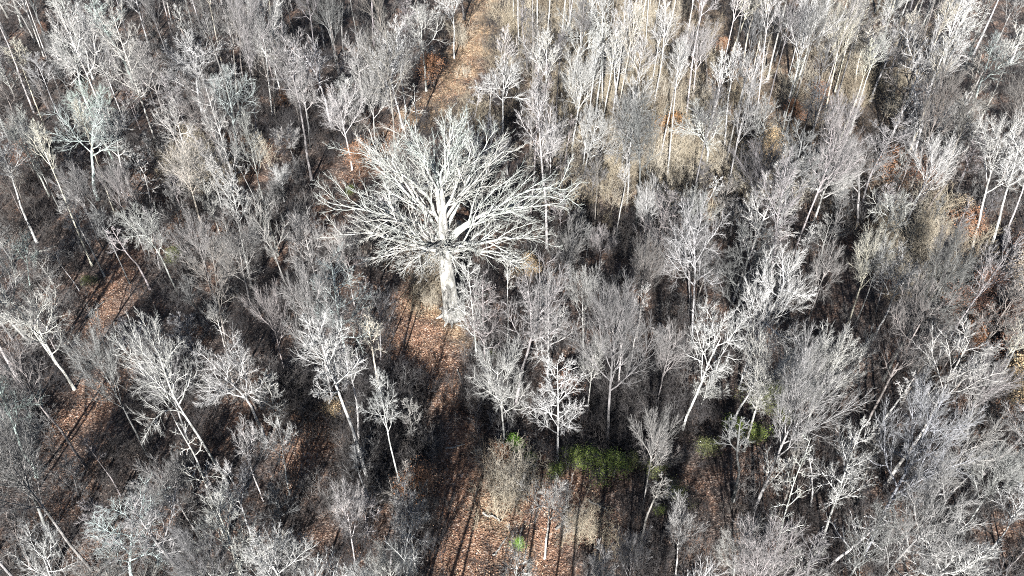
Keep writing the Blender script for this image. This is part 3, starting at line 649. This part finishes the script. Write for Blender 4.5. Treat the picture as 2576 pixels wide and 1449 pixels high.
def mat_brush(name, cols):
    m = bpy.data.materials.new(name); m.use_nodes = True; t = m.node_tree; N = t.nodes; L = t.links
    b = N['Principled BSDF']; b.inputs['Roughness'].default_value = .9
    oi = N.new('ShaderNodeObjectInfo'); r = N.new('ShaderNodeValToRGB'); e = r.color_ramp.elements
    e[0].color = (*cols[0][1], 1); e[1].color = (*cols[-1][1], 1)
    for p, c in cols[1:-1]: k = e.new(p); k.color = (*c, 1)
    L.new(oi.outputs['Random'], r.inputs['Fac']); L.new(r.outputs['Color'], b.inputs['Base Color']); return m
MB_ = mat_brush('undergrowth_bark', [(0, (.035, .032, .032)), (.3, (.075, .066, .064)), (.55, (.06, .058, .062)), (.8, (.12, .105, .095)), (1, (.27, .265, .26))])
MC_ = mat_brush('tan_undergrowth_bark', [(0, (.24, .19, .14)), (.3, (.38, .32, .23)), (.6, (.50, .43, .32)), (1, (.62, .57, .48))])
clumps = []
for k, (n, h, s) in enumerate(((16, 3.2, .8), (22, 2.2, 1.0), (10, 4.5, .7))):
    clumps.append(whip_clump(90 + k, n, h, s, MB_)); TRIS[0] += len(clumps[-1].polygons) * 1.6
def scatter(name, label, pts, rots, scales, meshes, kindlabel):
    me = bpy.data.meshes.new(name); me.vertices.add(len(pts)); me.vertices.foreach_set('co', np.asarray(pts, np.float32).ravel())
    a = me.attributes.new('turn', 'FLOAT', 'POINT'); a.data.foreach_set('value', np.asarray(rots, np.float32))
    a = me.attributes.new('size', 'FLOAT', 'POINT'); a.data.foreach_set('value', np.asarray(scales, np.float32)); me.update()
    o = bpy.data.objects.new(name, me); C.objects.link(o); o['kind'] = 'stuff'; o['label'] = label; o['category'] = kindlabel
    ng = bpy.data.node_groups.new(name + '_nodes', 'GeometryNodeTree'); ng.interface.new_socket('Geometry', in_out='INPUT', socket_type='NodeSocketGeometry'); ng.interface.new_socket('Geometry', in_out='OUTPUT', socket_type='NodeSocketGeometry')
    N, L = ng.nodes, ng.links; gi = N.new('NodeGroupInput'); go = N.new('NodeGroupOutput'); ip = N.new('GeometryNodeInstanceOnPoints')
    m2p = N.new('GeometryNodeMeshToPoints'); L.new(gi.outputs[0], m2p.inputs[0]); L.new(m2p.outputs[0], ip.inputs['Points'])
    g2i = N.new('GeometryNodeGeometryToInstance')
    for mm in meshes:
        src = bpy.data.objects.new(mm.name + '_source', mm); oin = N.new('GeometryNodeObjectInfo'); oin.inputs['Object'].default_value = src; oin.inputs['As Instance'].default_value = True
        L.new(oin.outputs['Geometry'], g2i.inputs[0])
    L.new(g2i.outputs[0], ip.inputs['Instance']); ip.inputs['Pick Instance'].default_value = True
    def attr(nm):
        q = N.new('GeometryNodeInputNamedAttribute'); q.data_type = 'FLOAT'; q.inputs['Name'].default_value = nm; return q.outputs['Attribute']
    cb = N.new('ShaderNodeCombineXYZ'); L.new(attr('turn'), cb.inputs[2]); L.new(cb.outputs[0], ip.inputs['Rotation']); L.new(attr('size'), ip.inputs['Scale'])
    L.new(ip.outputs[0], go.inputs[0]); md = o.modifiers.new('scatter', 'NODES'); md.node_group = ng
    return o
g = np.random.default_rng(3); pts = []
while len(pts) < 1600:
    px, py = g.uniform(-60, 2640), g.uniform(0, 1560)
    if g.random() < .35: py = g.uniform(0, 600)
    x, y, z = ground(px, py); H = 3.0
    if any(in_poly(px, py, p) for p in OPEN) or any(in_poly(*project(x, y, 3.0), p) for p in OPEN):
        if g.random() > .06: continue
    if px > 1300 and py < 430 and g.random() < .45: continue
    if in_poly(px, py, POLY['orange'][-3]) and g.random() > .35: continue
    pts.append((x, y, z - .05))
# a dense brown thicket left of the path, low centre, and another at the right edge
for cx, cy, rx, ry, n in ((960, 1030, 110, 75, 130), (740, 1000, 60, 60, 40), (960, 1160, 90, 70, 90), (2440, 830, 150, 130, 200), (1250, 1000, 60, 60, 60), (1600, 1030, 120, 90, 90)):
    for _ in range(n):
        x, y, z = ground(g.normal(cx, rx * .5), g.normal(cy, ry * .5)); pts.append((x, y, z - .05))
pts = np.array(pts)
scatter('underbrush', 'grey and brown leafless undergrowth covering the forest floor', pts, g.uniform(0, 6.28, len(pts)), g.uniform(.55, 1.25, len(pts)), clumps, 'undergrowth')

# pale tan canes and dry weeds, sunlit, in the upper middle and by the oak's foot
tan_clumps = [whip_clump(190 + k, n_, h, s_, MC_) for k, (n_, h, s_) in enumerate(((20, 2.6, .9), (12, 5.0, .7)))]
pts = []
for cx, cy, rx, ry, n_ in ((1560, 250, 300, 260, 270), (1700, 420, 220, 120, 130), (1190, 320, 50, 40, 12), (1290, 1240, 70, 70, 16), (1480, 1340, 80, 110, 8), (1080, 740, 30, 50, 14), (1450, 60, 260, 90, 100), (2150, 200, 180, 120, 80), (500, 440, 110, 60, 30), (2300, 660, 120, 120, 60), (1300, 90, 20, 70, 8)):
    for _ in range(n_):
        x, y, z = ground(g.normal(cx, rx * .5), g.normal(cy, ry * .5)); pts.append((x, y, z - .05))
pts = np.array(pts)
scatter('dry_weeds', 'pale tan dry weeds and canes among the sunlit trunks', pts, g.uniform(0, 6.28, len(pts)), g.uniform(.55, 1.2, len(pts)), tan_clumps, 'undergrowth')

# fallen leaves lying on the open ground
n = 75000; LP = []
for po in GP['orange']:
    P_ = np.array(po); x0, y0 = P_.min(0); x1, y1 = P_.max(0); k = int(min(26000, (x1 - x0) * (y1 - y0) * 22))
    X_, Y_ = g.uniform(x0, x1, k), g.uniform(y0, y1, k); s = in_poly(X_, Y_, po); LP.append(np.stack([X_[s], Y_[s]], -1))
LP = np.concatenate(LP); LP = LP[g.permutation(len(LP))[:n]]; LP += g.normal(0, .5, LP.shape); n = len(LP)
p = np.stack([LP[:, 0], LP[:, 1], gz(LP[:, 0], LP[:, 1]) + g.uniform(.03, .12, n)], -1)
a = norm(g.normal(0, 1, (n, 3)) * np.array([1, 1, .35])); up = norm(np.stack([g.normal(0, .4, n), g.normal(0, .4, n), np.ones(n)], -1)); b = norm(np.cross(up, a))
s = g.uniform(.045, .095, (n, 1)); c = np.cross(a, b) * s * .3
V = np.stack([p - a * s, p + b * s * .6 + c, p + a * s, p - b * s * .6 + c], 1).reshape(-1, 3); i = np.arange(n) * 4
me = make_mesh('fallen_leaves', V, [], np.concatenate([np.stack([i, i + 1, i + 2], -1), np.stack([i, i + 2, i + 3], -1)]), mat_litterleaf(), smooth=False)
o = bpy.data.objects.new('fallen_leaves', me); C.objects.link(o); o['kind'] = 'stuff'; o['label'] = 'orange and brown fallen leaves lying on the open ground'; o['category'] = 'leaf litter'
TRIS[0] += n * 2 + len(fl.data.polygons) * 2
print('TRIS about', int(TRIS[0]), 'fill', nfill, 'saplings', nsap, 'objects', len(bpy.data.objects))
